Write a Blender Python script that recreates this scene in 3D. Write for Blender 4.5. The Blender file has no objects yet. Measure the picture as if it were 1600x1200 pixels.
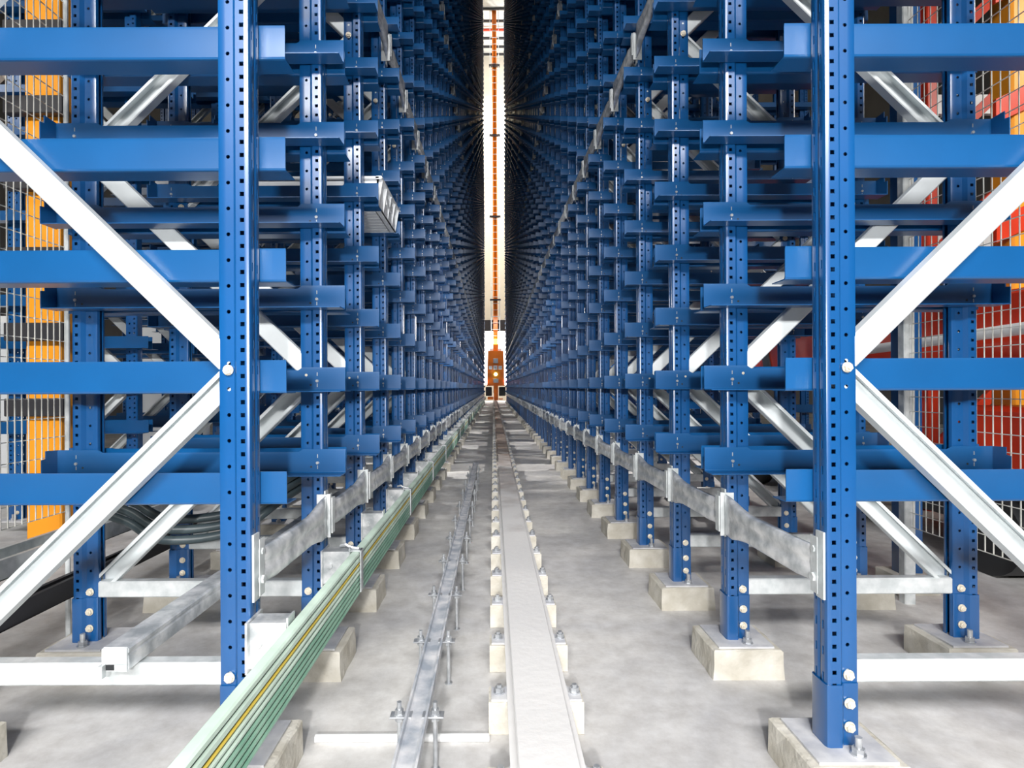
import bpy, bmesh, math, random
from mathutils import Vector, Matrix
random.seed(7)
S = bpy.context.scene
C = S.collection
# ------------------------------------------------------------------ camera
EYE = 0.789
cam = bpy.data.cameras.new('camera')
cam.sensor_width = 36.0
cam.lens = 900 * 36 / 1600
cam.shift_x = (800 - 771) / 1600
cam.shift_y = (605 - 600) / 1600
cam.clip_start = 0.05
cam.clip_end = 200
camo = bpy.data.objects.new('camera', cam)
C.objects.link(camo)
camo.location = (0, 0, EYE)
camo.rotation_euler = (math.pi / 2, 0.0045, 0)
S.camera = camo
# ------------------------------------------------------------------ world, lamps, exposure
S.view_settings.view_transform = 'Standard'
S.view_settings.look = 'None'
S.view_settings.exposure = 0.0
S.view_settings.gamma = 1.0
S.view_settings.use_curve_mapping = False
w = bpy.data.worlds.new('hall_air')
S.world = w
w.use_nodes = True
w.node_tree.nodes['Background'].inputs[0].default_value = (1.0, 0.84, 0.72, 1)
w.node_tree.nodes['Background'].inputs[1].default_value = 0.05


def lamp(name, loc, target, power, size, color=(1, 1, 1), size_y=None, shape='DISK'):
    l = bpy.data.lights.new(name, 'AREA')
    l.energy = power
    l.color = color
    l.shape = 'RECTANGLE' if size_y else shape
    l.size = size
    if size_y:
        l.size_y = size_y
    o = bpy.data.objects.new(name, l)
    C.objects.link(o)
    o.location = loc
    d = Vector(target) - Vector(loc)
    o.rotation_euler = d.to_track_quat('-Z', 'Y').to_euler()
    return o


lamp('camera_flash', (-0.05, -0.81, 0.98), (0.05, 4.0, 0.95), 46, 0.09, (1, 0.985, 0.96))
lamp('hall_lamp_behind', (0.1, -5.2, 4.75), (0.1, 2.6, 0.7), 215, 5.0, (1, 0.985, 0.97), 0.75).data.spread = math.radians(80)
# unseen fills added in the bay past the rack end; lamps in neighbouring aisles
lamp('end_bay_fill', (3.2, 31.5, 14), (0.1, 34, 10), 620, 2.0, (1, 0.93, 0.80), 10)
lamp('end_bay_fill', (-3.2, 31.5, 14), (0.1, 34, 10), 620, 2.0, (1, 0.93, 0.80), 10)
lamp('end_bay_floor_fill', (2.6, 32.3, 3.0), (0, 29.5, 1.2), 60, 1.2)
lamp('end_bay_floor_fill', (-2.6, 32.3, 3.0), (0, 29.5, 1.2), 60, 1.2)
for yy in (5.3, 7.7, 10.1, 13.0, 16.3, 19.7, 23.5, 27.3):
    lamp('side_aisle_lamp', (-1.58, yy, 1.55), (0.2, yy, 0.0), 36, 0.12, (1, 0.97, 0.93))
    lamp('side_aisle_lamp', (1.86, yy + .5, 1.55), (0.0, yy + .5, 0.0), 36, 0.12, (1, 0.95, 0.90))
for xx in (-1.0, 1.2):
    lamp('mast_fill', (xx, 29.25, 12.3), (0.12, 29.95, 12.3), 160, 0.15, (1, 0.95, 0.88), 14)  # fill strips added out of view to light the mast front
lamp('roof_fill', (1.5, 31.6, 17.2), (0.0, 31.6, 20.3), 170, 0.6)  # fill added to brighten the roof between the beams
lamp('crane_fill', (0.12, 28.75, 4.3), (0.12, 29.55, 1.5), 30, 0.25, (1, 0.98, 0.95))  # fill added in the aisle to brighten the crane cabinet front
lamp('side_aisle_lamp', (4.4, 1.2, 3.6), (3.0, 4.5, 1.0), 35, 0.6, (1, 0.97, 0.9))
lamp('side_aisle_lamp', (-4.8, 1.4, 3.6), (-4.0, 5.0, 1.0), 35, 0.6, (1, 0.97, 0.9))


# ------------------------------------------------------------------ materials
def mat(name, col, rough=0.5, metal=0.0, spec=0.5, var=0.0, var_scale=8.0, col2=None, bump=0.0, bump_scale=60.0,
        chips=0.0, coat=0.0, emit=0.0):
    m = bpy.data.materials.new(name)
    m.use_nodes = True
    nt = m.node_tree
    b = nt.nodes['Principled BSDF']
    b.inputs['Base Color'].default_value = (*col, 1)
    b.inputs['Roughness'].default_value = rough
    b.inputs['Metallic'].default_value = metal
    b.inputs['Specular IOR Level'].default_value = spec
    b.inputs['Coat Weight'].default_value = coat
    b.inputs['Coat Roughness'].default_value = 0.26
    if emit:
        b.inputs['Emission Color'].default_value = (*col, 1)
        b.inputs['Emission Strength'].default_value = emit
    geo = nt.nodes.new('ShaderNodeNewGeometry')
    last = None
    if var or col2:
        n = nt.nodes.new('ShaderNodeTexNoise')
        n.inputs['Scale'].default_value = var_scale
        n.inputs['Detail'].default_value = 5
        nt.links.new(geo.outputs['Position'], n.inputs['Vector'])
        r = nt.nodes.new('ShaderNodeValToRGB')
        c2 = col2 or tuple(min(1, c * (1 + var)) for c in col)
        c1 = col if col2 else tuple(c * (1 - var) for c in col)
        r.color_ramp.elements[0].position = 0.36
        r.color_ramp.elements[1].position = 0.66
        r.color_ramp.elements[0].color = (*c1, 1)
        r.color_ramp.elements[1].color = (*c2, 1)
        nt.links.new(n.outputs['Fac'], r.inputs['Fac'])
        last = r.outputs['Color']
    if chips:
        n = nt.nodes.new('ShaderNodeTexNoise')
        n.inputs['Scale'].default_value = 38
        n.inputs['Detail'].default_value = 9
        nt.links.new(geo.outputs['Position'], n.inputs['Vector'])
        r = nt.nodes.new('ShaderNodeValToRGB')
        r.color_ramp.elements[0].position = 0.70 - chips * 0.05
        r.color_ramp.elements[1].position = 0.74 - chips * 0.05
        nt.links.new(n.outputs['Fac'], r.inputs['Fac'])
        mx = nt.nodes.new('ShaderNodeMix')
        mx.data_type = 'RGBA'
        nt.links.new(r.outputs['Color'], mx.inputs[0])
        if last:
            nt.links.new(last, mx.inputs[6])
        else:
            mx.inputs[6].default_value = (*col, 1)
        mx.inputs[7].default_value = (0.55, 0.58, 0.62, 1)
        last = mx.outputs[2]
    if last:
        nt.links.new(last, b.inputs['Base Color'])
    if bump:
        n = nt.nodes.new('ShaderNodeTexNoise')
        n.inputs['Scale'].default_value = bump_scale
        n.inputs['Detail'].default_value = 6
        nt.links.new(geo.outputs['Position'], n.inputs['Vector'])
        bp = nt.nodes.new('ShaderNodeBump')
        bp.inputs['Strength'].default_value = bump
        bp.inputs['Distance'].default_value = 0.004
        nt.links.new(n.outputs['Fac'], bp.inputs['Height'])
        nt.links.new(bp.outputs['Normal'], b.inputs['Normal'])
    return m


M = {}
M['blue'] = mat('blue_paint', (0.0018, 0.078, 0.255), 0.28, 0, 0.6, var=0.07, var_scale=5, chips=0.0, coat=0.9)
M['arm'] = mat('blue_paint_arm', (0.0018, 0.080, 0.245), 0.36, 0, 0.5, var=0.06, var_scale=6, chips=0.0, coat=0.55)
M['galv'] = mat('galvanised_steel', (0.56, 0.60, 0.61), 0.40, 0.25, 0.5, col2=(0.76, 0.79, 0.80), var_scale=28, bump=0.12)
M['brace'] = mat('pale_galvanised_steel', (0.70, 0.745, 0.76), 0.40, 0.05, 0.5, var=0.04, var_scale=18)
M['tie'] = mat('smeared_zinc', (0.42, 0.45, 0.47), 0.30, 0.35, 0.6, col2=(0.84, 0.85, 0.86), var_scale=26, bump=0.4, bump_scale=30)
M['bolt'] = mat('zinc_bolt', (0.78, 0.72, 0.60), 0.3, 0.35)
M['steel'] = mat('dull_steel', (0.40, 0.42, 0.45), 0.35, 0.6, col2=(0.62, 0.64, 0.66), var_scale=30)
M['concrete'] = mat('grout_concrete', (0.52, 0.49, 0.42), 0.85, 0, 0.2, col2=(0.68, 0.655, 0.59), var_scale=14, bump=0.7, bump_scale=70)
M['plate'] = mat('dusty_base_plate', (0.50, 0.51, 0.55), 0.6, 0.1, 0.3, col2=(0.70, 0.70, 0.71), var_scale=20, bump=0.2)
M['dark'] = mat('black_rubber', (0.02, 0.022, 0.025), 0.5)
M['hose'] = mat('dark_grey_hose', (0.06, 0.085, 0.095), 0.38)
M['mint'] = mat('mint_insulation', (0.66, 0.82, 0.70), 0.45, var=0.12, var_scale=10)
M['green'] = mat('green_insulation', (0.20, 0.42, 0.30), 0.42, col2=(0.34, 0.56, 0.43), var_scale=9)
M['yellow'] = mat('yellow_insulation', (0.80, 0.60, 0.10), 0.45)
M['white'] = mat('white_plastic', (0.85, 0.86, 0.86), 0.4)
M['tote'] = mat('light_grey_plastic', (0.78, 0.81, 0.84), 0.45)
M['orange'] = mat('orange_paint', (0.90, 0.20, 0.01), 0.4)
M['amber'] = mat('amber_orange_paint', (0.95, 0.36, 0.02), 0.4)
M['red'] = mat('red_paint', (0.72, 0.045, 0.012), 0.4, var=0.15, var_scale=4)
M['wire'] = mat('pale_wire', (0.80, 0.80, 0.74), 0.35, 0.2)
M['cream'] = mat('cream_wall', (0.86, 0.80, 0.66), 0.8, var=0.03, var_scale=2)
M['grey_wall'] = mat('dark_grey_wall', (0.13, 0.125, 0.12), 0.8, var=0.2, var_scale=0.8)
M['ceil'] = mat('pale_ceiling', (0.70, 0.70, 0.66), 0.8)
M['black_steel'] = mat('black_steel', (0.03, 0.03, 0.035), 0.5)
M['beacon'] = mat('amber_lamp', (1.0, 0.55, 0.05), 0.3, emit=9)
M['green_lamp'] = mat('green_lamp', (0.45, 1.0, 0.50), 0.3, emit=7)
M['red_lamp'] = mat('red_lamp', (1.0, 0.25, 0.35), 0.3, emit=14)
M['end_glow'] = mat('end_glow_white', (1.0, 0.98, 0.95), 0.5, emit=5.0)  # glow of the panel added behind the end wall opening
M['strip'] = mat('strip_lamp', (1.0, 0.97, 0.9), 0.5, emit=4.0)


def floor_mat():
    m = mat('concrete_floor', (0.6, 0.6, 0.6), 0.62, 0, 0.35, bump=0.25, bump_scale=25)
    nt = m.node_tree
    b = nt.nodes['Principled BSDF']
    geo = [n for n in nt.nodes if n.type == 'NEW_GEOMETRY'][0]
    n1 = nt.nodes.new('ShaderNodeTexNoise'); n1.inputs['Scale'].default_value = 1.3; n1.inputs['Detail'].default_value = 8
    n1.inputs['Distortion'].default_value = 1.2
    n2 = nt.nodes.new('ShaderNodeTexNoise'); n2.inputs['Scale'].default_value = 14; n2.inputs['Detail'].default_value = 10
    n2.inputs['Roughness'].default_value = 0.7
    for n in (n1, n2):
        nt.links.new(geo.outputs['Position'], n.inputs['Vector'])
    r1 = nt.nodes.new('ShaderNodeValToRGB')
    r1.color_ramp.elements[0].position = 0.35; r1.color_ramp.elements[1].position = 0.62
    r1.color_ramp.elements[0].color = (0.56, 0.56, 0.575, 1)
    r1.color_ramp.elements[1].color = (0.83, 0.82, 0.80, 1)
    r2 = nt.nodes.new('ShaderNodeValToRGB')
    r2.color_ramp.elements[0].position = 0.3; r2.color_ramp.elements[1].position = 0.7
    r2.color_ramp.elements[0].color = (0.70, 0.685, 0.67, 1)
    r2.color_ramp.elements[1].color = (1, 1, 1, 1)
    nt.links.new(n1.outputs['Fac'], r1.inputs['Fac']); nt.links.new(n2.outputs['Fac'], r2.inputs['Fac'])
    mx = nt.nodes.new('ShaderNodeMix'); mx.data_type = 'RGBA'; mx.blend_type = 'MULTIPLY'; mx.inputs[0].default_value = 1
    nt.links.new(r1.outputs['Color'], mx.inputs[6]); nt.links.new(r2.outputs['Color'], mx.inputs[7])
    nt.links.new(mx.outputs[2], b.inputs['Base Color'])
    return m


M['floor'] = floor_mat()


def rail_mat():
    """pale grout dust trodden over the rail near the camera, bare brown steel further down"""
    m = mat('dusty_rail', (0.6, 0.6, 0.6), 0.55, 0, 0.4, bump=0.3, bump_scale=40)
    nt = m.node_tree
    b = nt.nodes['Principled BSDF']
    geo = [n for n in nt.nodes if n.type == 'NEW_GEOMETRY'][0]
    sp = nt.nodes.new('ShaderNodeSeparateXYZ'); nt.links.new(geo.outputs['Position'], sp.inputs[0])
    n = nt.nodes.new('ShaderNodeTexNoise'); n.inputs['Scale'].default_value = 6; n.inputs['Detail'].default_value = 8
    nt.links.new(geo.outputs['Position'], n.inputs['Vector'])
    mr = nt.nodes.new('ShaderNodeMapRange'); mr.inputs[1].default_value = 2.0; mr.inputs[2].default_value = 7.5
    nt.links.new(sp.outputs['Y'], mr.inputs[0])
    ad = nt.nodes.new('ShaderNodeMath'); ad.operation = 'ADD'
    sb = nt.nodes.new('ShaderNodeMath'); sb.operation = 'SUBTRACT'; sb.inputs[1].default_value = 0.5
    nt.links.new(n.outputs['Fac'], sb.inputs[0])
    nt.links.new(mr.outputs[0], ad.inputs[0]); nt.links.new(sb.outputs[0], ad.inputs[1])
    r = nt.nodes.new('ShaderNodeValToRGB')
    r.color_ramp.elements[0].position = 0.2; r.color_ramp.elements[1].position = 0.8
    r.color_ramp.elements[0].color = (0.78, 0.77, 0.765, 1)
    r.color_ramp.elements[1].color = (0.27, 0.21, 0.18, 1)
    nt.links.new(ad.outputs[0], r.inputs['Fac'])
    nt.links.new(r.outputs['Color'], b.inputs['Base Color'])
    return m


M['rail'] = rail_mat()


# ------------------------------------------------------------------ mesh helpers
class MB:
    def __init__(s):
        s.v = []; s.f = []; s.m = []; s.smooth = False

    def poly(s, pts, faces, mi=0):
        o = len(s.v)
        s.v += [tuple(p) for p in pts]
        s.f += [tuple(i + o for i in f) for f in faces]
        s.m += [mi] * len(faces)

    def box(s, x0, x1, y0, y1, z0, z1, mi=0, c=0.0):
        """box, chamfered on its edges along the longest direction when c > 0"""
        if c <= 0:
            s.poly([(x0, y0, z0), (x1, y0, z0), (x1, y1, z0), (x0, y1, z0), (x0, y0, z1), (x1, y0, z1), (x1, y1, z1), (x0, y1, z1)],
                   [(3, 2, 1, 0), (4, 5, 6, 7), (0, 1, 5, 4), (1, 2, 6, 5), (2, 3, 7, 6), (3, 0, 4, 7)], mi)
            return
        L = (x1 - x0, y1 - y0, z1 - z0)
        a = L.index(max(L))
        lo, hi = (x0, y0, z0), (x1, y1, z1)
        b_, c_ = [i for i in range(3) if i != a]
        sec = [(lo[b_] + c, lo[c_]), (hi[b_] - c, lo[c_]), (hi[b_], lo[c_] + c), (hi[b_], hi[c_] - c),
               (hi[b_] - c, hi[c_]), (lo[b_] + c, hi[c_]), (lo[b_], hi[c_] - c), (lo[b_], lo[c_] + c)]
        pts = []
        for t in (lo[a], hi[a]):
            for p, q in sec:
                r = [0, 0, 0]; r[a] = t; r[b_] = p; r[c_] = q
                pts.append(tuple(r))
        fs = [(i, (i + 1) % 8, 8 + (i + 1) % 8, 8 + i) for i in range(8)] + [tuple(range(8)), tuple(range(15, 7, -1))]
        s.poly(pts, fs, mi)

    def prism(s, outline, axis, t0, t1, mi=0):
        """closed 2-D outline extruded along axis (0,1,2)"""
        n = len(outline)
        b_, c_ = [i for i in range(3) if i != axis]
        pts = []
        for t in (t0, t1):
            for p, q in outline:
                r = [0, 0, 0]; r[axis] = t; r[b_] = p; r[c_] = q
                pts.append(tuple(r))
        s.poly(pts, [(i, (i + 1) % n, n + (i + 1) % n, n + i) for i in range(n)] + [tuple(range(n)), tuple(range(2 * n - 1, n - 1, -1))], mi)

    def cyl(s, p0, p1, r, n=10, mi=0, r1=None, cap=True):
        p0, p1 = Vector(p0), Vector(p1)
        d = (p1 - p0).normalized()
        a = d.orthogonal().normalized(); b = d.cross(a)
        r1 = r if r1 is None else r1
        pts = []
        for p, rr in ((p0, r), (p1, r1)):
            for i in range(n):
                t = 2 * math.pi * i / n
                pts.append(p + a * math.cos(t) * rr + b * math.sin(t) * rr)
        fs = [(i, (i + 1) % n, n + (i + 1) % n, n + i) for i in range(n)]
        if cap:
            fs += [tuple(range(n - 1, -1, -1)), tuple(range(n, 2 * n))]
        s.poly(pts, fs, mi)

    def tube(s, path, r, n=10, mi=0):
        path = [Vector(p) for p in path]
        pts = []
        up = Vector((0, 0, 1))
        for i, p in enumerate(path):
            d = (path[min(i + 1, len(path) - 1)] - path[max(i - 1, 0)]).normalized()
            a = d.cross(up)
            a = a.normalized() if a.length > 1e-4 else Vector((1, 0, 0))
            b = a.cross(d)
            for k in range(n):
                t = 2 * math.pi * k / n
                pts.append(p + a * math.cos(t) * r + b * math.sin(t) * r)
        fs = []
        for i in range(len(path) - 1):
            for k in range(n):
                fs.append((i * n + k, i * n + (k + 1) % n, (i + 1) * n + (k + 1) % n, (i + 1) * n + k))
        fs += [tuple(range(n)), tuple(range(len(pts) - 1, len(pts) - n - 1, -1))]
        s.poly(pts, fs, mi)

    def loft(s, secs, mi=0):
        """list of equal-length closed sections (3-D points)"""
        n = len(secs[0])
        pts = [p for q in secs for p in q]
        fs = []
        for i in range(len(secs) - 1):
            for k in range(n):
                fs.append((i * n + k, i * n + (k + 1) % n, (i + 1) * n + (k + 1) % n, (i + 1) * n + k))
        fs += [tuple(range(n)), tuple(range(len(pts) - 1, len(pts) - n - 1, -1))]
        s.poly(pts, fs, mi)

    def xf(s, mtx, start=0):
        for i in range(start, len(s.v)):
            s.v[i] = tuple(mtx @ Vector(s.v[i]))

    def mesh(s, name, mats, smooth=None):
        me = bpy.data.meshes.new(name)
        me.from_pydata(s.v, [], s.f)
        for m_ in (mats if isinstance(mats, (list, tuple)) else [mats]):
            me.materials.append(M[m_])
        if any(s.m):
            me.polygons.foreach_set('material_index', s.m)
        bm = bmesh.new(); bm.from_mesh(me)
        bmesh.ops.recalc_face_normals(bm, faces=bm.faces)
        bm.to_mesh(me); bm.free()
        if smooth:
            me.polygons.foreach_set('use_smooth', [True] * len(me.polygons))
            me.set_sharp_from_angle(angle=math.radians(smooth))
        me.update()
        return me


def put(name, me, parent=None, loc=(0, 0, 0), rot=(0, 0, 0), scale=(1, 1, 1), kind=None, label=None):
    o = bpy.data.objects.new(name, me)
    C.objects.link(o)
    o.parent = parent
    o.location = loc; o.rotation_euler = rot; o.scale = scale
    if kind: o['kind'] = kind
    if label: o['label'] = label
    return o


def tag(o, label, cat, group=None):
    o['label'] = label; o['category'] = cat
    if group: o['group'] = group
    return o


def thing(name, label, cat, loc=(0, 0, 0), group=None, scale=(1, 1, 1)):
    return tag(put(name, None, None, loc, scale=scale), label, cat, group)


ONES = 'zeroth first second third fourth fifth sixth seventh eighth ninth tenth eleventh twelfth thirteenth fourteenth fifteenth sixteenth seventeenth eighteenth nineteenth'.split()
TENS = {2: 'twenty', 3: 'thirty', 4: 'forty', 5: 'fifty', 6: 'sixty'}
TENTH = {2: 'twentieth', 3: 'thirtieth', 4: 'fortieth', 5: 'fiftieth', 6: 'sixtieth'}


def nth(n):
    if n < 20: return ONES[n]
    t, o = divmod(n, 10)
    return TENTH[t] if o == 0 else TENS[t] + '-' + ONES[o]


# ------------------------------------------------------------------ layout numbers
D0, BAY, NROW = 1.124, 0.480, 59
XR, XL = 0.649, -0.475            # aisle faces of the two racks
PITCH, TOP = 0.2275, 19.6
ZB0 = EYE - 0.0105                # underside of the bearing arm nearest eye level
END_Y, CEIL = 34.0, 20.35
NEAR = 13                         # rows whose arms and braces are single parts

# ------------------------------------------------------------------ room shell
b = MB(); b.box(-9, 9, -3, END_Y + 3, -0.3, 0); put('floor', b.mesh('floor', 'floor'), kind='structure')
b = MB(); b.box(-9, 9, -3, END_Y + .3, CEIL, CEIL + .3); put('ceiling', b.mesh('ceiling', 'ceil'), kind='structure')
b = MB(); b.box(-9.2, -9, -3, END_Y + .3, 0, CEIL); put('wall_left', b.mesh('wall_left', 'grey_wall'), kind='structure')
b = MB(); b.box(9, 9.2, -3, END_Y + .3, 0, CEIL); put('wall_right', b.mesh('wall_right', 'grey_wall'), kind='structure')
wb = MB()
wb.box(-9, -1.7, END_Y, END_Y + .25, 0, CEIL); wb.box(1.9, 9, END_Y, END_Y + .25, 0, CEIL)
wb.box(-1.7, 1.9, END_Y, END_Y + .25, 4.1, CEIL); wb.box(-1.7, 1.9, END_Y, END_Y + .25, 0, .92)
put('wall_back', wb.mesh('wall_back', 'cream'), kind='structure')
b = MB(); b.box(-1.8, 2.0, END_Y - .06, END_Y - .002, 4.1, 4.75); b.box(-1.8, -1.7, END_Y - .06, END_Y - .002, 0, 4.1); b.box(1.9, 2.0, END_Y - .06, END_Y - .002, 0, 4.1)
put('trim_1', b.mesh('trim_1', 'black_steel'), kind='structure')
b = MB(); b.box(-1.69, 1.89, END_Y + .30, END_Y + .34, 0.93, 4.08)
put('glow_panel_1', b.mesh('glow_panel_1', 'end_glow'), kind='structure', label='added glowing panel standing in for the floodlit wall at the aisle end')  # emissive panel added behind the wall opening for the white glow
b = MB(); b.box(-9, 9, END_Y - .012, END_Y - .002, 13.1, 13.16)
put('trim_2', b.mesh('trim_2', 'steel'), kind='structure')

# roof purlins above the open end bay
pm = MB(); pm.box(-9, 9, -0.05, 0.05, -0.11, -0.002, c=0.01); pm = pm.mesh('ceiling_beam', 'black_steel')
for i, y in enumerate((33.75, 33.0, 32.2, 31.45, 30.7, 29.7)):
    tag(put('ceiling_beam', pm, None, (0, y, CEIL)), f'dark roof beam over the aisle end, {nth(i + 1)} from the cream end wall', 'beam', 'roof beams over the aisle end')
b = MB(); b.box(-9, 9, -0.04, 0.04, -0.05, 0.05, c=0.01)
tag(put('sprinkler_pipe', b.mesh('sprinkler_pipe', 'red'), None, (0, 31.25, CEIL - .17)), 'thin red sprinkler pipe crossing under the roof beams', 'pipe')


# ------------------------------------------------------------------ perforated upright post
def post_mesh(fine, z_hole, z_top):
    P = 0.0254
    if fine:
        half = [(.003, .026), (0, .022), (0, .0165), (0, .0120), (0, .006), (.0018, .0018), (.006, 0), (.0100, 0), (.0184, 0), (.0265, 0),
                (.0345, .0090), (.0410, .0090), (.0494, .0090), (.0600, .0090), (.0645, .0105), (.0665, .0150), (.0665, .0200)]
        kinds = {3 - 1: 'slot', 7: 'sq', 11: 'rd'}
    else:
        half = [(0, .026), (0, .004), (.004, 0), (.0100, 0), (.0184, 0), (.0300, 0), (.0325, .0090), (.0410, .0090), (.0494, .0090), (.0645, .0090), (.0665, .0200)]
        kinds = {3: 'sq', 7: 'rd'}
    n = len(half)
    path = [(u, .052 - v) for u, v in reversed(half[1:])] + half
    seg = {}
    for k, kd in kinds.items():
        seg[(n - 1) + k] = kd                       # front half
        seg[(n - 1) - 1 - k] = kd                   # mirrored back half
    z0 = 0.084
    zs = [z0]; tags = []
    i = math.ceil((z0 + .006) / P)
    par = []
    while i * P < z_hole:
        c = i * P
        zs.append(c - .0042); tags.append(('gap', i))
        zs.append(c + .0042); tags.append(('hole', i))
        i += 1
    zs.append(z_top); tags.append(('solid', i))
    np_ = len(path)
    V = []; F = []
    for z in zs:
        for u, v in path:
            V.append((u, v, z))
    for r, (tg, idx) in enumerate(tags):
        for c in range(np_ - 1):
            kd = seg.get(c)
            q = (r * np_ + c, r * np_ + c + 1, (r + 1) * np_ + c + 1, (r + 1) * np_ + c)
            if kd == 'sq' and tg == 'hole': continue
            if kd == 'slot' and tg == 'gap' and idx % 2: continue
            if kd == 'rd' and tg == 'hole' and idx % 2:
                if not fine: continue
                (ua, va), (ub, vb) = path[c], path[c + 1]
                za, zb = zs[r], zs[r + 1]
                o = len(V)
                for k in range(8):
                    t = math.radians(22.5 + 45 * k - 180)
                    V.append(((ua + ub) / 2 + math.cos(t) * (ub - ua) / 2 * .96, va, (za + zb) / 2 + math.sin(t) * .0040))
                # corners: 0 (-,-) 1 (+,-) 2 (+,+) 3 (-,+) in (dir, z)
                A, B_, C_, D_ = q
                F += [(A, o + 0 + 0, o + 7), ]
                F[-1] = (A, o + 1, o + 0)
                F += [(A, B_, o + 2, o + 1), (B_, o + 3, o + 2), (B_, C_, o + 4, o + 3), (C_, o + 5, o + 4),
                      (C_, D_, o + 6, o + 5), (D_, o + 7, o + 6), (D_, A, o + 0, o + 7)]
                continue
            F.append(q)
    me = bpy.data.meshes.new('upright_post')
    me.from_pydata(V, [], F)
    me.materials.append(M['blue'])
    bm = bmesh.new(); bm.from_mesh(me)
    bmesh.ops.recalc_face_normals(bm, faces=bm.faces)
    if fine:
        # make normals point outward (away from the section's inside), then thicken inward
        f = min(bm.faces, key=lambda f: f.calc_center_median().y)
        if f.normal.y > 0:
            bmesh.ops.reverse_faces(bm, faces=bm.faces)
        bmesh.ops.solidify(bm, geom=bm.faces[:], thickness=0.0022)
    bm.to_mesh(me); bm.free()
    me.polygons.foreach_set('use_smooth', [True] * len(me.polygons))
    me.set_sharp_from_angle(angle=math.radians(38))
    return me


POST_FINE = post_mesh(True, 5.0, TOP)
POST_FAR = post_mesh(False, TOP - .1, TOP)


def sleeve_mesh():
    t = 0.0028
    half = [(0, .026), (0, .005), (.0015, .0015), (.005, 0), (.0265, 0), (.0345, .0090), (.0605, .0090), (.0635, .0110)]
    path = [(u, .052 - v) for u, v in reversed(half[1:])] + half

    def off(pp, d):
        out = []
        for i, (u, v) in enumerate(pp):
            a = Vector(pp[max(i - 1, 0)]); c = Vector(pp[min(i + 1, len(pp) - 1)])
            t_ = (c - a).normalized()
            nrm = Vector((t_.y, -t_.x))
            out.append((u + nrm.x * d, v + nrm.y * d))
        return out
    test = off(path, t)
    if min(p[1] for p in test) > min(p[1] for p in path): t = -t
    a = off(path, t * .15); b2 = off(path, t * 1.15)
    out = a + b2[::-1]
    m = MB(); m.prism(out, 2, 0.083, 0.205)
    return m.mesh('base_sleeve', 'blue', 30)





SLEEVE = sleeve_mesh()


# bearing arms --------------------------------------------------------------
def arm_pts(front):
    """sheet profile in (y,z): web then flange; front arms have the flange towards the viewer"""
    s = -1 if front else 1
    y0 = -0.0006 if front else 0.0526
    return s, y0


def arm_add(m, front, z=0.0, detail=True):
    s, y0 = arm_pts(front)
    u0, u1 = (-.063, .739) if front else (-.052, .745)
    T = .0024
    hi = .068; lo = .060 if front else .066
    if detail:
        us = [(u0, hi), (.056, hi), (.068, lo), (.612, lo), (.626, hi), (u1, hi)]
    else:
        us = [(u0, hi), (u1, hi)]

    def sec(u, h):
        # closed section outline; outer skin then inner skin
        out = [(y0 + s * -.0014, z + h), (y0, z + h - .006), (y0, z + .005), (y0 + s * .0016, z + .0014), (y0 + s * .005, z), (y0 + s * .056, z),
               (y0 + s * .056, z + T), (y0 + s * .006, z + T), (y0 + s * (.0016 + T), z + T + .0012), (y0 + s * T, z + .007), (y0 + s * T, z + h - .0065), (y0 + s * (-.0014 + T), z + h)]
        if not detail:
            out = [(y0, z + h), (y0, z), (y0 + s * .056, z), (y0 + s * .056, z + T), (y0 + s * T, z + T), (y0 + s * T, z + h)]
        return [(u, p, q) for p, q in out]
    m.loft([sec(u, h) for u, h in us])
    if detail:
        # stepped backstop at the far end
        o = [(y0, z), (y0 + s * .058, z), (y0 + s * .058, z + .047), (y0 + s * .043, z + .049), (y0 + s * .043, z + .070), (y0, z + .068)]
        m.prism(o, 0, u1 - .001, u1 + .0016)
        # fixing bolts and a pin hole at each post
        for uu, sg in ((.0145, 1), (.6855, -1)):
            yy = y0 + s * T if front else y0 + s * T
            m.cyl((uu, yy, z + .030), (uu, yy + s * .004, z + .030), .0042, 8, 1)
            for zz in (.049, .018):
                m.box(uu - .001, uu + .001, min(yy, yy + s * .0015), max(yy, yy + s * .0015), z + zz - .005, z + zz + .005, 1)
            m.cyl((uu + sg * .018, yy, z + .019), (uu + sg * .018, yy + s * .0008, z + .019), .003, 8, 2)


def arm_mesh(front):
    m = MB(); arm_add(m, front)
    return m.mesh('bearing_arm', ['arm', 'steel', 'dark'], 20)


ARM_F, ARM_B = arm_mesh(True), arm_mesh(False)


def levels_from(k0):
    k = k0
    while ZB0 + k * PITCH < TOP - .2:
        yield k
        k += 1


_armstack = {}


def arm_stack(front, k0, detail):
    key = (front, k0, detail)
    if key not in _armstack:
        m = MB()
        for k in levels_from(k0):
            arm_add(m, front, ZB0 + k * PITCH, detail)
        _armstack[key] = m.mesh('bearing_arm', ['arm', 'steel', 'dark'] if detail else 'arm', None)
    return _armstack[key]


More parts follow.
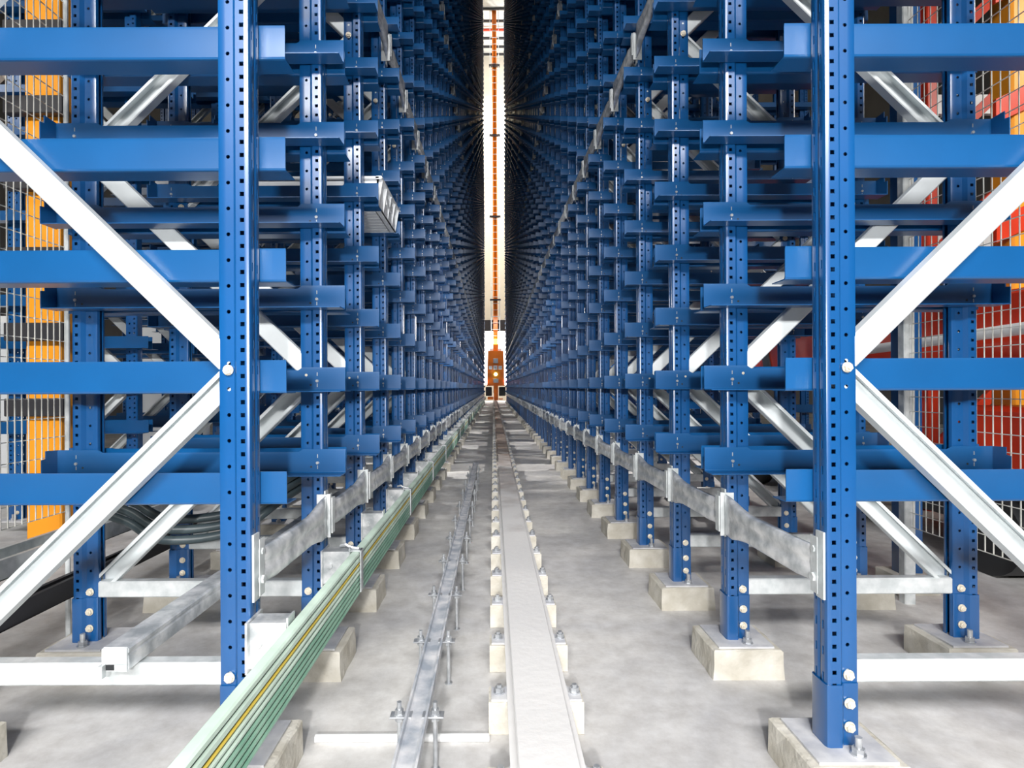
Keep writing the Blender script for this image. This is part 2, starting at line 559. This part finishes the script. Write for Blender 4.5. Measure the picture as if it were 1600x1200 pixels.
# bracing ---------------------------------------------------------------------
def channel(m, p0, p1, width=.048, depth=.028, y=.011, opened=False, T=.0022):
    """C channel between two (u,z) points, web towards the viewer (or open side when opened)"""
    a = Vector((p0[0], 0, p0[1])); c = Vector((p1[0], 0, p1[1]))
    L = (c - a).length
    h = width / 2
    if not opened:
        out = [(-h, depth), (-h, .003), (-h + .003, 0), (h - .003, 0), (h, .003), (h, depth), (h - T, depth), (h - T, T + .002), (h - T - .002, T), (-h + T + .002, T), (-h + T, T + .002), (-h + T, depth)]
    else:
        lip = .009
        out = [(-h + lip, 0), (-h + .002, 0), (-h, .002), (-h, depth), (h, depth), (h, .002), (h - .002, 0), (h - lip, 0), (h - lip, T), (h - T, T), (h - T, depth - T), (-h + T, depth - T), (-h + T, T), (-h + lip, T)]
    secs = []
    st = len(m.v)
    for t in (0, L):
        secs.append([(t, q + y, p) for p, q in out])
    m.loft(secs)
    ang = math.atan2(c.z - a.z, c.x - a.x)
    m.xf(Matrix.Translation(a) @ Matrix.Rotation(-ang, 4, 'Y'), st)


ZN0, DZN = 0.825, 0.622          # aisle nodes at ZN0 + 2*DZN*i, rear nodes half-way


def brace_list():
    out = []
    z = ZN0
    out.append(((.045, ZN0 - .034 + .02), (.655, ZN0 - DZN + .034 - .02), True))
    while z < TOP - 1.3:
        out.append(((.045, z + .034 - .02), (.655, z + DZN - .034 + .02), False))
        out.append(((.655, z + DZN + .034 - .02), (.045, z + 2 * DZN - .034 + .02), True))
        z += 2 * DZN
    return out


BR = brace_list()
_bm = {}


def brace_mesh(i):
    # all upward braces share a mesh, all downward braces share another, placed by object z
    kind = 'first' if i == 0 else ('up' if (i % 2) else 'down')
    if kind not in _bm:
        m = MB()
        p0, p1, op = BR[i]
        zref = p0[1]
        channel(m, (p0[0], 0), (p1[0], p1[1] - zref), y=.010 if not op else .013, opened=op)
        _bm[kind] = m.mesh('brace', 'brace', 30)
    return _bm[kind], BR[i][0][1]


def brace_stack(i0):
    key = ('s', i0)
    if key not in _bm:
        m = MB()
        for p0, p1, op in BR[i0:]:
            channel(m, p0, p1, y=.010 if not op else .013, opened=op)
        _bm[key] = m.mesh('brace', 'brace', None)
    return _bm[key]


m = MB(); channel(m, (.03, .226), (.67, .226), width=.045, depth=.028, y=.011, opened=False); HORIZ = m.mesh('bottom_strut', 'galv', 30)
m = MB(); m.cyl((0, 0, 0), (0, -.002, 0), .0105, 14); m.cyl((0, -.002, 0), (0, -.0075, 0), .0085, 6); m.cyl((0, -.0075, 0), (0, -.010, 0), .004, 8)
BOLT = m.mesh('bolt', 'bolt', 40)
m = MB(); m.box(-.042, .108, -.046, .100, .0785, .0835); PLATE = m.mesh('base_plate', 'plate')
m = MB(); m.cyl((0, 0, .0835), (0, 0, .087), .014, 14); m.cyl((0, 0, .087), (0, 0, .098), .0115, 6); m.cyl((0, 0, .098), (0, 0, .118), .0065, 10)
ANCHOR = m.mesh('anchor_bolt', 'steel', 40)


def rough_block(x0, x1, y0, y1, z1, seed):
    rnd = random.Random(seed)
    m = MB()
    j = lambda a: a + rnd.uniform(-.0018, .0018)
    c = .004
    n = 5
    ring = []
    for (xa, ya, xb, yb) in ((x0, y0, x1, y0), (x1, y0, x1, y1), (x1, y1, x0, y1), (x0, y1, x0, y0)):
        for i in range(n):
            t = i / n
            ring.append((xa + (xb - xa) * t, ya + (yb - ya) * t))
    cx, cy = (x0 + x1) / 2, (y0 + y1) / 2
    secs = []
    for z, g in ((0, .002), (z1 * .5, .001), (z1 - c, 0), (z1, -c)):
        secs.append([(j(x + (g if x > cx else -g if x < cx else 0)), j(y + (g if y > cy else -g if y < cy else 0)), z) for x, y in ring])
    m.loft(secs)
    return m.mesh('footing_block', 'concrete')


BLOCKS = [rough_block(-.060, .126, -.057, .113, .0785, s) for s in range(4)]


def make_frame(x, d, side, label, group, near, k_near, first=False, blocks=None):
    """one upright frame: two posts, bracing, bearing arms. side +1: aisle face looks to -x"""
    r = thing('upright_frame', label, 'rack frame', (x, d, 0), group, (side, 1, 1))
    fine = near and d < 5.2
    for uu, sc in ((0, 1), (.70, -1)):
        p = put('upright_post', POST_FINE if fine else POST_FAR, r, (uu, 0, 0), scale=(sc, 1, 1))
        put('base_sleeve', SLEEVE, r, (uu, 0, 0), scale=(sc, 1, 1))
        put('base_plate', PLATE, r, (uu, 0, 0), scale=(sc, 1, 1))
        put('anchor_bolt', ANCHOR, r, (uu + sc * .045, -.024, 0))
        if d < 4.2:
            for zz in (.121, .167, .2215):
                put('bolt', BOLT, p, (.0452, .0040 if zz < .2 else .0065, zz))
            zn = ZN0 if uu == 0 else ZN0 + DZN
            while zn < min(5, EYE + .75 * d):
                put('bolt', BOLT, p, (.0452, .0065, zn))
                zn += 2 * DZN
        elif d < 14:
            if 'bs' not in _bm:
                q = MB()
                for zz in (.121, .167, .2215, ZN0):
                    q.cyl((.0452, .004, zz), (.0452, -.005, zz), .009, 8)
                _bm['bs'] = q.mesh('bolt', 'bolt')
            put('bolt', _bm['bs'], p, kind='stuff')
    put('bottom_strut', HORIZ, r)
    if near:
        kmax = min(20, int((EYE + .72 * (d + .1) - ZB0) / PITCH) + 2)
        for k in range(-1, kmax):
            if not first:
                put('bearing_arm', ARM_F, r, (0, 0, ZB0 + k * PITCH))
            put('bearing_arm', ARM_B, r, (0, 0, ZB0 + k * PITCH))
        if not first:
            put('bearing_arm', arm_stack(True, kmax, False), r, kind='stuff')
        put('bearing_arm', arm_stack(False, kmax, False), r, kind='stuff')
        nb = 0
        for i in range(len(BR)):
            if BR[i][0][1] > EYE + .72 * d + .3: break
            me, z = brace_mesh(i)
            put('brace', me, r, (0, 0, z))
            nb = i + 1
        put('brace', brace_stack(nb), r, kind='stuff')
    else:
        if not first:
            put('bearing_arm', arm_stack(True, -1, False), r, kind='stuff')
        put('bearing_arm', arm_stack(False, -1, False), r, kind='stuff')
        put('brace', brace_stack(0), r, kind='stuff')
    return r


for side, X, nm in ((1, XR, 'right'), (-1, XL, 'left')):
    for i in range(NROW):
        d = D0 + BAY * i
        make_frame(X, d, side, f'blue perforated upright frame, {nth(i + 1)} from the near end of the {nm} rack', f'upright frames of the {nm} rack', i < NEAR, 0, i == 0)
        which = [(0, 1, 'aisle-side')] + ([(.70, -1, 'rear')] if i < 26 else [])
        for uu, sc, wn in which:
            o = put('footing_block', BLOCKS[(i * 3 + (uu > 0)) % 4], None, (X + side * uu, d, 0), scale=(side * sc, 1, 1))
            tag(o, f'concrete block under the {wn} post of the {nth(i + 1)} frame, {nm} rack', 'footing', f'{wn} footing blocks of the {nm} rack')

# racks of the neighbouring aisles, seen dark through the first ones
for X, side, nm, y0, n in ((-1.93, -1, 'neighbouring rack behind the left one', 3.12, 16), (2.15, 1, 'neighbouring rack behind the right one', 5.2, 13)):
    for i in range(n):
        make_frame(X, y0 + BAY * i, side, f'dark blue frame, {nth(i + 1)} along in the {nm}', nm, False, 0)


# ------------------------------------------------------------------ galvanised tie beams along the aisle faces
def tie_seg():
    m = MB()
    secs = []
    for y, h, x0, x1 in ((.030, .072, -.012, -.005), (.075, .072, -.026, -.005), (.30, .070, -.030, -.005), (.345, .080, -.032, -.005), (.385, .098, -.030, -.006), (.425, .108, -.020, -.006), (.466, .110, -.012, -.006)):
        c = min(.006, (x1 - x0) * .35)
        g = .004 if y < .4 else 0
        secs.append([(x0 + c, y, -h / 2), (x1 - c, y, -h / 2), (x1, y, -h / 2 + c), (x1, y, h / 2 - c), (x1 - c, y, h / 2), (x0 + c, y, h / 2), (x0, y, h / 2 - c),
                     (x0, y, .012), (x0 + g, y, .006), (x0 + g, y, -.006), (x0, y, -.012), (x0, y, -h / 2 + c)])
    m.loft(secs)
    return m.mesh('beam_length', 'tie', 50)


def tie_clip(first):
    m = MB()
    m.box(-.0135, -.0125, .010, .034, -.056, .056); m.box(-.0048, -.0005, .004, .030, -.066, .066)
    m.cyl((-.0085, .024, -.026), (-.018, .024, -.026), .009, 6)
    m.cyl((-.0085, .024, .030), (-.016, .024, .030), .007, 6)
    if not first:
        m.box(-.013, .017, -.0050, -.0015, -.058, .058)
        m.box(-.022, -.013, -.0095, -.0055, -.060, .060)
        m.box(-.030, -.027, -.018, .006, -.046, .052)
    return m.mesh('clip', 'galv')


TSEG, TCLIP, TCLIP0 = tie_seg(), tie_clip(False), tie_clip(True)
tz = [.435] + [2.30 + 2.0475 * i for i in range(6)]
hts = ['lowest', 'second lowest', 'third lowest', 'fourth lowest', 'fifth lowest', 'sixth lowest', 'seventh lowest']
for side, X, nm in ((1, XR, 'right'), (-1, XL, 'left')):
    for j, z in enumerate(tz):
        t = thing('tie_beam', f'{hts[j]} galvanised tie beam clipped along the aisle face of the {nm} rack', 'beam', (X, D0, z), f'galvanised tie beams of the {nm} rack', (side, 1, 1))
        lim = 26 if j < 2 else 0
        for i in range(lim):
            put('beam_length', TSEG, t, (0, BAY * i, 0))
            put('clip', TCLIP if i else TCLIP0, t, (0, BAY * i, 0))
        for nmx, base in (('beam_length', TSEG), ('clip', TCLIP)):
            q = MB()
            vs = [tuple(v.co) for v in base.vertices]; fs = [tuple(p.vertices) for p in base.polygons]
            for i in range(lim, NROW - (nmx == 'beam_length')):
                q.poly([(a, b_ + BAY * i, c) for a, b_, c in vs], fs)
            put(nmx, q.mesh(nmx, 'tie' if nmx == 'beam_length' else 'galv'), t, kind='stuff')

# ------------------------------------------------------------------ conductor bars on the left
XC = -.386
t = thing('conductor_bar_line', 'stack of green and yellow insulated conductor bars along the left rack foot', 'conductor rail', (XC, 0, 0))


def bar(z0, z1, matname, wd=.020, label=None):
    m = MB()
    m.box(-wd / 2, wd / 2, .42, 28.6, z0, z1, c=min(.003, (z1 - z0) * .3))
    return put('conductor_bar', m.mesh('conductor_bar', matname), t, label=label)


z = .333
for h, mn, wd, lb in ((.013, 'mint', .022, 'pale mint bar'), (.014, 'mint', .022, 'pale mint bar'), (.0045, 'yellow', .021, 'yellow bar'), (.0090, 'mint', .022, 'pale mint bar'), (.0090, 'mint', .022, 'pale mint bar'),
                      (.0095, 'green', .022, None), (.0095, 'green', .022, None), (.0095, 'green', .022, None), (.0095, 'green', .022, None)):
    bar(z - h, z, mn, wd, lb)
    z -= h + .0040
m = MB(); m.box(-.004, .0065, .42, 28.6, z + .002, .332); put('gap_backing', m.mesh('gap_backing', 'dark'), t, label='black backing strip added to darken the gaps between the bars')  # backing added so the gaps between the bars come out dark
m = MB()
m.box(-.084, -.014, -.018, -.014, .250, .338)            # upright plate facing the aisle end
m.box(-.084, -.014, -.014, .030, .334, .338)
m.box(-.0885, -.084, -.030, .044, .244, .342)
m.cyl((-.066, -.018, .300), (-.066, -.027, .300), .008, 6)
m.box(-.016, -.0125, -.012, .026, .222, .345)
BRK = m.mesh('bracket', 'tie')
m = MB()
m.box(-.018, .016, -.012, .012, .334, .3385); m.box(.013, .017, -.012, .012, .222, .3385)
m.tube([(-.045, .0, .348), (-.03, .0, .352), (-.018, .0, .345), (-.006, 0, .3415), (.008, 0, .3395)], .0045, 6)
CLMP = m.mesh('clamp', 'steel')
for i in range(NROW - 1):
    put('bracket', BRK, t, (0, D0 + BAY * i, 0))
    if i % 2: put('clamp', CLMP, t, (0, D0 + BAY * i + .006, 0))

# ------------------------------------------------------------------ crane rail on its pads
t = thing('crane_rail', 'wide dusty floor rail for the stacker crane running down the aisle centre', 'rail', (.098, 0, 0))
m = MB()
o = [(-.070, .079), (.070, .079), (.070, .084), (.030, .090), (.030, .0925), (.054, .095), (.0565, .0975), (.0565, .1035), (.054, .106), (-.054, .106), (-.0565, .1035), (-.0565, .0975), (-.054, .095), (-.030, .0925), (-.030, .090), (-.070, .084)]
m.prism(o, 1, .40, 33.5)
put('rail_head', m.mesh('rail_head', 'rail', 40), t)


def pad_mesh(seed):
    r_ = random.Random(seed)
    m = MB()
    for a, b2 in ((-.110, -.060), (.060, .102)):
        pass
    m.box(-.112, .104, -.002 + r_.uniform(-.002, .002), .074, 0, .074, c=.003)
    return m.mesh('pad', 'concrete')


PADS = [pad_mesh(i) for i in range(3)]
m = MB(); m.box(-.106, -.068, .006, .062, .074, .0785); m.box(.072, .100, .006, .062, .074, .0785); m.box(-.072, .074, .004, .066, .074, .079)
PADP = m.mesh('clamp_plate', 'plate')
m = MB(); m.cyl((0, 0, .0785), (0, 0, .082), .013, 12); m.cyl((0, 0, .082), (0, 0, .092), .0108, 6); m.cyl((0, 0, .092), (0, 0, .098), .006, 8)
PBOLT = m.mesh('bolt', 'steel', 40)
for k in range(-2, 110):
    y = 1.304 + .29 * k
    if y < .45 or y > 33.3: continue
    p = put('pad', PADS[k % 3], t, (0, y, 0))
    put('clamp_plate', PADP, p)
    if y < 9:
        put('bolt', PBOLT, p, (-.088, .036, 0)); put('bolt', PBOLT, p, (.087, .036, 0))

# ------------------------------------------------------------------ channel on threaded studs
t = thing('guide_channel', 'scuffed steel channel held above the floor on threaded studs', 'channel', (-.160, 0, 0))
m = MB()
o = [(-.021, .100), (.021, .100), (.023, .102), (.023, .124), (.0185, .124), (.0165, .1155), (.012, .1135), (-.012, .1135), (-.0165, .1155), (-.0185, .124), (-.023, .124), (-.023, .102)]
m.prism(o, 1, .45, 5.15)
M['scuffed'] = mat('scuffed_channel', (0.36, 0.40, 0.46), 0.45, 0.1, 0.5, col2=(0.74, 0.74, 0.76), var_scale=19, bump=0.3)
put('channel', m.mesh('channel', 'scuffed'), t)
m = MB(); m.cyl((0, 0, 0), (0, 0, .142), .0048, 10); m.cyl((0, 0, 0), (0, 0, .004), .010, 10); STUD = m.mesh('stud', 'steel', 40)
m = MB()
m.box(-.026, .018, -.013, .013, .112, .116, c=.002)
m.cyl((0, 0, .116), (0, 0, .1185), .0105, 10); m.cyl((0, 0, .1185), (0, 0, .127), .0088, 6); m.cyl((0, 0, .103), (0, 0, .112), .0088, 6)
CL2 = m.mesh('clamp_plate', 'steel')
for y in (.84, 1.187, 1.535, 1.878, 2.24, 2.58, 2.925, 3.28, 3.65, 4.02, 4.39, 4.74):
    for s in (1, -1):
        st = put('stud', STUD, t, (s * .037, y, 0), scale=(s, 1, 1))
        put('clamp_plate', CL2, st)

m = MB(); m.cyl((-.400, 1.283, .009), (-.013, 1.283, .009), .0088, 12)
tag(put('conduit', m.mesh('conduit', 'white', 40)), 'thin white conduit lying on the floor across to the crane rail', 'conduit')

# ------------------------------------------------------------------ loose square tube on the left strut
t = thing('square_tube', 'long galvanised square tube resting on the left bottom struts, open end towards the camera', 'tube', (-.724, 0, 0))
m = MB()
a, g = .026, .0225
z0, z1 = .2500, .2960
o = [(-a, z0 + .004), (-a + .004, z0), (a - .004, z0), (a, z0 + .004), (a, z1 - .018), (a - .002, z1 - .015), (a - .002, z1 - .012), (a, z1 - .010), (a, z1 - .004), (a - .004, z1), (-a + .004, z1), (-a, z1 - .004)]
m.prism(o, 1, 1.10, 3.05)
put('tube_body', m.mesh('tube_body', 'tie', 30), t)
m = MB()
m.box(-.024, .024, 1.096, 1.0995, z0 + .014, z1 - .002, c=.001); m.box(-.0, .024, 1.096, 1.0995, z0 + .001, z0 + .014)
m.box(-.026, -.018, 1.088, 1.0995, z0 - .010, z0 + .014)
put('end_cap', m.mesh('end_cap', 'galv'), t)
m = MB(); m.box(-.020, -.002, 1.0985, 1.0997, z0 + .002, z0 + .012)
put('notch', m.mesh('notch', 'dark'), t)

# ------------------------------------------------------------------ hoses behind the left rack
def arc(pts, n=8):
    out = []
    P_ = [Vector(p) for p in pts]
    P_ = [P_[0]] + P_ + [P_[-1]]
    for i in range(1, len(P_) - 2):
        for k in range(n):
            t_ = k / n
            p0, p1, p2, p3 = P_[i - 1], P_[i], P_[i + 1], P_[i + 2]
            out.append(.5 * ((2 * p1) + (-p0 + p2) * t_ + (2 * p0 - 5 * p1 + 4 * p2 - p3) * t_ ** 2 + (-p0 + 3 * p1 - 3 * p2 + p3) * t_ ** 3))
    out.append(P_[-2])
    return out


for i, (dz, dy, w_) in enumerate(((.0, .0, 'lowest of the sagging bundle'), (.0305, .012, 'middle one of the sagging bundle'), (.061, .03, 'topmost of the sagging bundle'))):
    m = MB()
    m.tube(arc([(-1.30, 1.95 + dy, .36 + dz), (-1.20, 1.90 + dy, .345 + dz), (-1.05, 1.84 + dy, .305 + dz), (-.86, 1.92 + dy, .315 + dz), (-.74, 2.02 + dy, .40 + dz), (-.66, 2.50, .47 + dz), (-.66, 3.0, .47 + dz)]), .0145, 12)
    tag(put('hose', m.mesh('hose', 'hose', 60)), f'dark grey corrugated hose behind the left rack, {w_}', 'hose', 'dark hoses behind the left rack')

# galvanised cable trays beyond the left rack
def tray(name, x0, x1, y0, y1, z, label, cat, mt='galv', h=.055):
    m = MB()
    m.box(x0, x1, y0, y1, z, z + .003)
    m.box(x0, x0 + .003, y0, y1, z, z + h); m.box(x1 - .003, x1, y0, y1, z, z + h)
    m.box(x1 - .014, x1, y0, y1, z + h, z + h + .003); m.box(x0, x0 + .014, y0, y1, z + h, z + h + .003)
    return tag(put(name, m.mesh(name, mt)), label, cat)


tray('cable_tray', -1.50, -1.385, 1.0, 7.5, .25, 'open galvanised cable tray below the left wire fence', 'cable tray')
tray('cable_tray', -1.345, -1.295, 1.0, 5.5, .15, 'narrow dark cable tray beside the left rack posts', 'cable tray', 'black_steel')
tray('cable_tray', 1.66, 1.80, 1.1, 6.0, .44, 'galvanised tray running behind the right rack posts', 'cable tray')


# ------------------------------------------------------------------ wire mesh fences
def fence(x, y0, y1, z0, z1, pv, ph, label, post_y, xw=.0026, pw=.02):
    f = thing('wire_fence', label, 'fence', (x, 0, 0))
    m = MB()
    n = int((y1 - y0) / pv)
    for i in range(n + 1):
        y = y0 + pv * i
        m.box(-xw / 2, xw / 2, y - xw / 2, y + xw / 2, z0, z1)
    put('vertical_wires', m.mesh('vertical_wires', 'wire'), f, kind='stuff')
    m = MB()
    for i in range(int((z1 - z0) / ph) + 1):
        z = z0 + ph * i
        m.box(-xw / 2 - xw, xw / 2 - xw, y0, y1, z - xw / 2, z + xw / 2)
    put('horizontal_wires', m.mesh('horizontal_wires', 'wire'), f, kind='stuff')
    for y in post_y:
        m = MB(); m.box(-pw, pw, y - .0, y + pw * 1.7, 0, z1 + .05, c=.003)
        put('fence_post', m.mesh('fence_post', 'galv'), f)
    return f


fence(-1.36, .95, 1.83, .40, 3.3, .0245, .060, 'pale wire mesh fence beyond the left rack', (1.832,), pw=.007)
fence(1.50, 1.25, 2.07, .28, 3.2, .0300, .052, 'pale wire mesh fence beyond the right rack', (2.075,))

# bright blue post beside the right fence
t = thing('fence_support', 'plain bright blue square column standing beside the right wire fence', 'post', (1.595, 2.20, 0))
m = MB(); m.box(-.045, .045, 0, .05, .07, 6, c=.004); put('column', m.mesh('column', 'blue'), t)
m = MB(); m.box(-.08, .08, -.04, .09, 0, .07); put('foot_block', m.mesh('foot_block', 'concrete'), t)

# ------------------------------------------------------------------ red and orange machinery beyond the right rack
t = thing('red_lift_machine', 'red lift machine parked behind the right wire fence', 'machine', (2.05, 2.3, 0))
m = MB(); m.box(0, .36, -.45, 2.7, .82, 1.17, c=.02); put('boom', m.mesh('boom', 'red'), t)
m = MB()
for y in (.1, .95, 1.9, 2.4):
    m.prism([(y, .80), (y + .10, .80), (y + .24, 1.19), (y + .14, 1.19)], 0, -.012, -.001)
put('cross_strap', m.mesh('cross_strap', 'black_steel'), t, kind='stuff')
m = MB(); m.cyl((-.06, -.5, 1.01), (-.06, 1.1, .97), .024, 12); put('ram', m.mesh('ram', 'white', 40), t)
m = MB(); m.box(0.02, .55, -.35, .25, .38, .70, c=.02); put('counterweight', m.mesh('counterweight', 'red'), t)
m = MB(); m.box(.05, .50, -.25, 2.6, .18, .38, c=.02); put('chassis', m.mesh('chassis', 'black_steel'), t)
for y in (.1, 1.3, 2.4):
    m = MB(); m.cyl((0, y, .17), (.16, y, .17), .17, 20); m.cyl((-.012, y, .17), (0, y, .17), .07, 12)
    put('wheel', m.mesh('wheel', 'dark', 40), t)

t = thing('orange_mast', 'tall orange mast with red plates beyond the right wire fence', 'mast', (2.62, 2.9, 0))
m = MB(); m.box(0, .30, 0, .14, 0, 4.6, c=.01); put('column', m.mesh('column', 'amber'), t)
for z in (1.5, 2.1, 2.7, 3.3):
    m = MB(); m.prism([(-.10, z), (.34, z + .20), (.34, z + .32), (-.10, z + .12)], 1, -.02, -.001); put('red_plate', m.mesh('red_plate', 'red'), t)
t = thing('red_steel_frame', 'red painted lattice frame standing behind the right rack', 'frame', (2.72, 3.6, 0))
for x in (0, .62):
    m = MB(); m.box(x, x + .07, 0, .07, 0, 4.2, c=.006); put('upright', m.mesh('upright', 'red'), t)
for i in range(6):
    m = MB(); z = .35 + .62 * i
    m.prism([(.07, z), (.62, z + .52), (.62, z + .61), (.07, z + .09)], 1, .02, .05); put('diagonal', m.mesh('diagonal', 'red'), t)
m = MB(); m.box(.07, .62, .03, .06, 1.62, 1.80); m.box(.07, .62, .03, .06, 2.5, 2.62); put('sign_plate', m.mesh('sign_plate', 'white'), t, kind='stuff')

# orange crane mast beyond the left rack
t = thing('orange_column', 'orange steel column seen through the left wire fence', 'column', (-2.26, 2.78, 0))
m = MB(); m.box(0, .17, 0, .17, 0, 4.6, c=.008); put('shaft', m.mesh('shaft', 'amber'), t)
for i in range(11):
    m = MB(); z = .30 + .36 * i; m.box(-.06, .22, -.05, -.002, z, z + .085, c=.004); put('collar', m.mesh('collar', 'black_steel'), t)
for i in range(4):
    z = .55 + .9 * i
    m = MB(); m.prism([(-.9, z), (-.03, z + .8), (-.03, z + .86), (-.9, z + .06)], 1, -.10, -.07); put('strut', m.mesh('strut', 'brace'), t)

# white cabinets far behind the left rack
for i, (x, y, z, w_, h_, lb) in enumerate(((-3.5, 5.6, 1.15, .55, .45, 'white control cabinet behind the left neighbouring rack'), (-4.1, 4.4, .85, .8, .5, 'low white cabinet behind the left wire fence'))):
    t = thing('control_cabinet', lb, 'cabinet', (x, y, 0))
    m = MB(); m.box(0, w_, 0, .4, 0.0, z + h_, c=.01); put('body', m.mesh('body', 'white'), t)
    m = MB(); m.box(.02, w_ - .02, -.014, -.001, .2, z + h_ - .05, c=.004); put('door', m.mesh('door', 'tote'), t)

# ------------------------------------------------------------------ tote in the left rack
def tote():
    t = thing('storage_tote', 'light grey ribbed plastic tote on the left rack arms', 'tote', (-.425, 2.165, ZB0 + 3 * PITCH + .0026))
    m = MB()
    Lx, Ly, H = .60, .385, .118
    # body as open tray: floor slats, four walls, rim
    for i in range(9):
        y = .012 + i * .0405
        m.box(-Lx + .02, -.02, y, y + .034, 0, .006)
    put('floor_slats', m.mesh('floor_slats', 'tote'), t, kind='stuff')
    m = MB()
    for x0, x1, y0, y1 in ((-.010, -.004, 0, Ly), (-Lx, -Lx + .006, 0, Ly), (-Lx, -.004, 0, .006), (-Lx, -.004, Ly - .006, Ly)):
        m.box(x0, x1, y0, y1, .003, H)
    m.box(-.024, -.004, 0, Ly, -.0, .012)
    put('wall', m.mesh('wall', 'tote'), t, kind='stuff')
    m = MB()
    m.box(-.012, .012, -.012, Ly + .012, H - .012, H, c=.003); m.box(-Lx - .012, -Lx + .012, -.012, Ly + .012, H - .012, H, c=.003)
    m.box(-Lx, 0, -.012, .010, H - .012, H, c=.003); m.box(-Lx, 0, Ly - .010, Ly + .012, H - .012, H, c=.003)
    put('rim', m.mesh('rim', 'tote'), t)
    for y in (.004, .098, .19, .284, .372):
        m = MB(); m.prism([(-.004, H - .012), (.012, H - .012), (-.004, .012)], 1, y, y + .006)
        put('rib', m.mesh('rib', 'tote'), t)
    m = MB(); m.prism([(.12, H - .030), (.265, H - .030), (.25, H - .062), (.135, H - .062)], 0, -.0035, .004)
    put('handle', m.mesh('handle', 'tote'), t)


tote()

# ------------------------------------------------------------------ stacker crane at the end of the aisle
YC = 29.6
t = thing('stacker_crane', 'orange stacker crane with tall ladder mast at the far end of the aisle', 'crane', (.12, YC, 0))
m = MB(); m.box(-.115, .115, .25, .48, .5, 20.33, c=.01); put('mast', m.mesh('mast', 'orange'), t)
lad = MB(); lad.box(-.235, -.205, .12, .15, 2.9, 20.2); lad.box(.205, .235, .12, .15, 2.9, 20.2)
ld = put('ladder', lad.mesh('ladder', 'white'), t)
m = MB()
m.cyl((-.21, .135, 0), (.21, .135, 0), .014, 8); RUNG = m.mesh('rung', 'galv')
for i in range(50):
    put('rung', RUNG, ld, (0, 0, 3.1 + i * .335))
m = MB(); m.box(-.28, .28, .08, .26, -.04, .04); BRC = m.mesh('ladder_bracket', 'black_steel')
for z in (5.3, 9.6, 13.8, 17.4):
    put('ladder_bracket', BRC, t, (0, 0, z))
m = MB(); m.prism([(-.45, .86), (.45, .86), (.40, 2.66), (-.40, 2.66)], 1, -.10, .45); put('cabinet', m.mesh('cabinet', 'orange'), t)
cabp = put('cabinet_top', (lambda q: (q.box(-.30, -.12, .0, .3, 2.66, 2.78, c=.02), q.box(.12, .30, 0, .3, 2.66, 2.78, c=.02), q.mesh('cabinet_top', 'white'))[-1])(MB()), t, kind='stuff')
for nm_, x0, x1, z0, z1, mt in (('panel', -.12, .12, 2.02, 2.26, 'steel'), ('sign_plate', -.35, -.18, 1.70, 1.88, 'white'), ('sign_plate', -.12, .08, 1.68, 1.90, 'white'), ('sign_plate', .14, .32, 1.70, 1.88, 'white'),
                              ('panel', -.12, .14, 1.02, 1.22, 'steel')):
    m = MB(); m.box(x0, x1, -.125, -.101, z0, z1, c=.005); put(nm_, m.mesh(nm_, mt), t)
m = MB(); m.cyl((-.02, -.127, 1.79), (-.02, -.14, 1.79), .05, 12); put('dial', m.mesh('dial', 'steel'), t)
m = MB(); m.cyl((-.0, -.102, 1.45), (-.0, -.17, 1.45), .085, 16); put('lamp', m.mesh('lamp', 'green_lamp'), t, label='green-white signal lamp')
m = MB(); m.cyl((0, .15, 3.0), (0, .15, 3.28), .10, 16); put('beacon', m.mesh('beacon', 'beacon'), t, label='glowing amber beacon')
m = MB(); m.box(-.14, .14, .05, .24, 2.66, 3.0, c=.02); put('mast_foot', m.mesh('mast_foot', 'orange'), t)
for x in (-.50, .50):
    m = MB(); m.cyl((x, -.06, 1.10), (x, -.14, 1.10), .06, 12); m.box(x - .03, x + .03, -.06, .2, 1.02, 1.18); put('side_lamp', m.mesh('side_lamp', 'red_lamp'), t)
m = MB(); m.box(-.10, .12, -.12, .6, .12, .86, c=.02); put('chassis', m.mesh('chassis', 'orange'), t)
for x0, x1 in ((-.52, -.20), (.16, .50)):
    m = MB(); m.box(x0, x1, -.05, .5, .34, .80, c=.03); put('motor_box', m.mesh('motor_box', 'dark'), t)
m = MB(); m.cyl((-.05, .2, .24), (.03, .2, .24), .13, 20); put('wheel', m.mesh('wheel', 'steel'), t)
m = MB(); m.box(-.42, -.12, -.25, .1, .16, .30, c=.02); m.box(.14, .36, -.25, .1, .16, .22, c=.02); put('buffer', m.mesh('buffer', 'orange'), t, kind='stuff')
